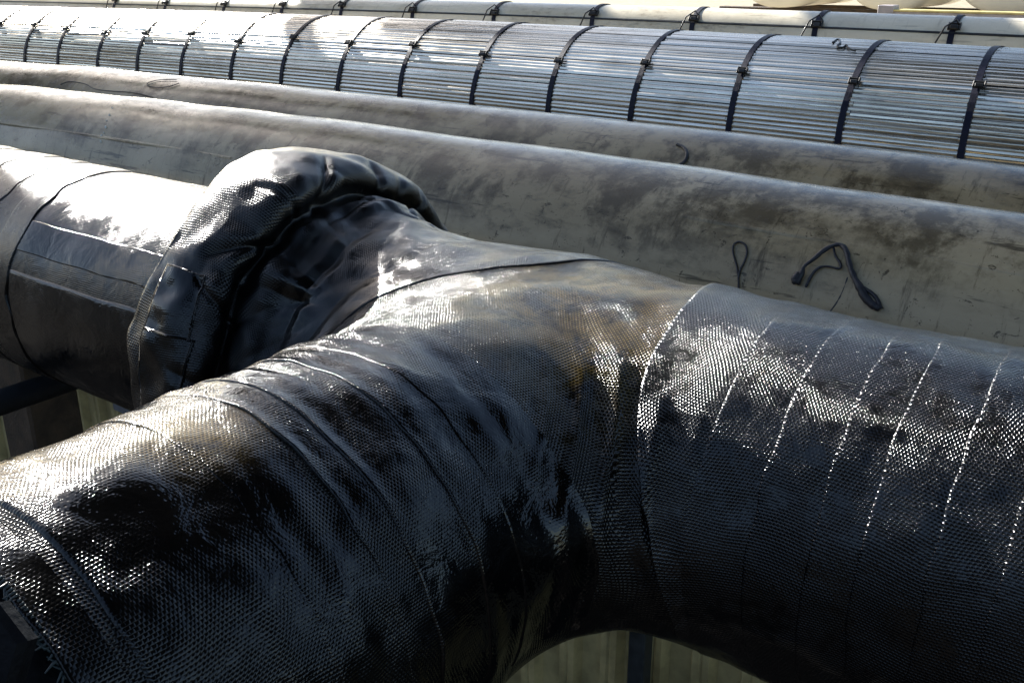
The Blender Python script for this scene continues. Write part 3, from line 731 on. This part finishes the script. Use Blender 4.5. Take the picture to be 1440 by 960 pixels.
# bolt on the bare branch end, bottom left corner
m = MB(); hx = []
def ray_pt(u, v, t):      # a handy point in front of the camera position, world space
    d = np.array([-0.55585109, 0.75156497, -0.35521776]) + (u - 720) / F_PX * np.array([0.8039989, 0.59463078, 0]) - (v - 480) / F_PX * np.array([-0.21122341, 0.28559469, 0.93478358])
    return d / np.linalg.norm(d) * t
c = ray_pt(-30, 918, .60); nrm_ = np.array([.35, -.80, .42]); nrm_ /= np.linalg.norm(nrm_); e1 = np.cross(nrm_, [0, 0, 1]); e1 /= np.linalg.norm(e1); e2 = np.cross(nrm_, e1)
vs = []; fs = []
for (d_, r_) in ((-.012, .026), (-.004, .026), (0, .0225)):
    for k in range(6):
        a_ = 2 * PI * k / 6 + .35; vs.append(c + nrm_ * d_ + r_ * (math.cos(a_) * e1 + math.sin(a_) * e2))
for i in range(2):
    for k in range(6): fs.append((i * 6 + k, i * 6 + (k + 1) % 6, (i + 1) * 6 + (k + 1) % 6, (i + 1) * 6 + k))
fs.append(tuple(range(12, 18)))
m.add(vs, fs)
tag(m.build('iron_bolt', M_NUT), 'dark iron bolt head by the frayed cloth end, bottom left corner', 'bolt')

# ------------------------------------------------------------------ supports
def scaffold(name, a, b, r, label, mat=M_DARKSTEEL, group=None, cat='tube'):
    m = MB(); m.tube([np.array(a) + (np.array(b) - np.array(a)) * t for t in np.linspace(0, 1, 6)], r, 18)
    return tag(m.build(name, mat, None, True), label, cat, group)
scaffold('support_tube', (-1.80, -1.2, -.776), (-1.80, 1.62, -.776), .025, 'dark round tube running under the black pipe at the left edge')
m = MB(); m.box((-3.52, 1.72, (Z_LOW - .95) / 2), (.22, .2, -.95 - Z_LOW), None, .01)
tag(m.build('timber_post', M_TIMBER), 'dark brown timber post below the pipes at the left edge', 'post')
m = MB(); m.box((-1.475, 2.82, (Z_LOW - .96) / 2), (.07, .07, -.96 - Z_LOW), None, .006)
tag(m.build('steel_post', M_BLUESTEEL), 'dark blue gray steel post against the cream wall under the tee', 'post')
m = MB(); m.box((-2.2, 1.95, -1.53), (2.0, .24, .05), None, .004)
tag(m.build('scaffold_plank', M_PLANK), 'gray plank end low under the branch, at the bottom edge', 'plank')

# ------------------------------------------------------------------ scraps of cord and wire lying on the pipes
def unproj_pipe(G, u, v, off):
    """where the line through photo point (u, v) meets a pipe: gives x and angle on that pipe"""
    d = ray_pt(u, v, 1.0); best = None
    r = G['r'] + off; z = G['z'] - .004
    for _ in range(4):
        a = d[1] ** 2 + d[2] ** 2; b = -2 * (d[1] * G['y'] + d[2] * z); c_ = G['y'] ** 2 + z * z - r * r
        t = (-b - math.sqrt(max(b * b - 4 * a * c_, 0))) / (2 * a); p = d * t
        z = G['z'] + float(bow(p[0], G['xm'], G['b']))
    return p
def smooth_path(p, it=2):
    p = [np.array(q) for q in p]
    for _ in range(it):
        q = [p[0]]
        for a, b in zip(p[:-1], p[1:]): q += [a * .75 + b * .25, a * .25 + b * .75]
        p = q + [p[-1]]
    return p
def lay(G, pts, r, off=.0): return smooth_path([unproj_pipe(G, u, v, off + r) for u, v in pts])
m = MB()
m.tube(lay(G1, [(1038, 415), (1039, 395), (1036, 372), (1030, 355), (1031, 343), (1040, 339), (1049, 344), (1051, 356), (1046, 370), (1040, 380), (1038, 392)], .0022), .0022, 8)
tag(m.build('wire_loop', M_CORD, None, True), 'thin black wire bent into a loop, rising from behind the black pipe', 'wire')
scrap = empty('strap_scrap', tuple(unproj_pipe(G1, 1190, 360, 0)), 'tangled black strap with frayed ends hanging on the gray pipe', 'strap')
def flatcord(pts, r, name, off=0.0):
    mm = MB(); path = lay(G1, pts, np.max(r), off)
    rr = .95 * np.interp(np.linspace(0, 1, len(path)), np.linspace(0, 1, len(r)), r) * np.random.default_rng(3).uniform(.82, 1.15, len(path))
    mm.tube(path, rr, 10); return mm.build(name, M_CORD, scrap, True)
flatcord([(1118, 398), (1128, 384), (1130, 374), (1145, 364), (1160, 350), (1180, 342), (1190, 350), (1194, 372), (1201, 390), (1208, 402), (1216, 418), (1228, 430), (1237, 434)], [.010, .008, .0035, .004, .005, .004, .0055, .006, .0055, .008, .008, .007, .006], 'main_strap')
flatcord([(1172, 347), (1174, 360), (1183, 371), (1182, 379), (1166, 374), (1152, 375), (1141, 386), (1133, 404)], [.002, .0025, .003, .0025, .002, .003, .003, .0025], 'thin_tail', .004)
flatcord([(1212, 403), (1225, 411), (1234, 420), (1238, 434)], [.003, .004, .0045, .005], 'loop_end', .003)
flatcord([(1192, 390), (1186, 408), (1178, 424), (1166, 440)], [.002, .0018, .0022, .0018], 'hanging_thread')
flatcord([(1124, 383), (1117, 392), (1119, 399)], [.005, .009, .005], 'frayed_end', .003)
m = MB(); m.tube(lay(G2, [(85, 119), (98, 114), (122, 118), (130, 125), (150, 128), (190, 130), (215, 137)], .0018), .0016, 6)
tag(m.build('wire_scrap', M_CORD, None, True), 'thin wavy wire lying along the farther gray pipe at the left', 'wire')
m = MB(); m.tube(lay(G2, [(248, 112), (225, 112), (208, 116), (206, 121), (220, 124), (240, 122), (252, 117)], .0022), .0018, 6)
tag(m.build('wire_scrap', M_CORD, None, True), 'thin wire oval on the farther gray pipe, right of the wavy wire', 'wire')
m = MB(); m.tube(lay(G2, [(952, 203), (962, 207), (967, 217), (963, 228), (955, 232)], .004), .0045, 8)
tag(m.build('cord_hook', M_CORD, None, True), 'short black hooked cord on the farther gray pipe, above the tee', 'cord')
GB = dict(B); GB['r'] = B['r'] + .002
m = MB(); m.tube(lay(GB, [(1171, 60), (1179, 54), (1183, 60), (1175, 66), (1186, 68), (1190, 62), (1193, 69), (1203, 72)], .002), .0035, 6)
tag(m.build('wire_knot', M_BUCKLE, None, True), 'small knotted wire on top of the ribbed pipe between two straps', 'wire')

# a lap line in the coating of the nearer gray pipe and a run of white paint drips
for (pa, pb) in (((960, 300), (1440, 425)), ((0, 168), (330, 212))):
    p0, p1 = unproj_pipe(G1, *pa, 0), unproj_pipe(G1, *pb, 0); xs = np.linspace(p0[0], p1[0], 40)
    a0 = math.degrees(math.atan2(p0[2] - G1['z'], p0[1] - G1['y'])); m = MB()
    rows = []
    for da, off in ((-.35, -.0005), (-.3, .0022), (.6, .0012), (1.4, -.0008)):
        rows.append([on_pipe(G1, x, a0 + da + .25 * math.sin(x * 5), off + .001) for x in xs])
    obj('coat_lap', grid_mesh('coat_lap', np.array(rows)), M_GRAY1, near_pipe)
for (u, v, r) in ((158, 152, .004), (154, 162, .005), (150, 170, .0035), (149, 179, .006), (146, 187, .004), (143, 191, .006), (142, 199, .005)):
    p = unproj_pipe(G1, u, v, 0); m = MB(); m.tube([p + np.array([0, 0, .7 * r]), p + np.array([0, -.2 * r, 0]), p - np.array([0, 0, 1.1 * r])], [r * .3, r * .55, r * .35], 8)
    m.build('paint_drip', M_TANK, near_pipe, True)
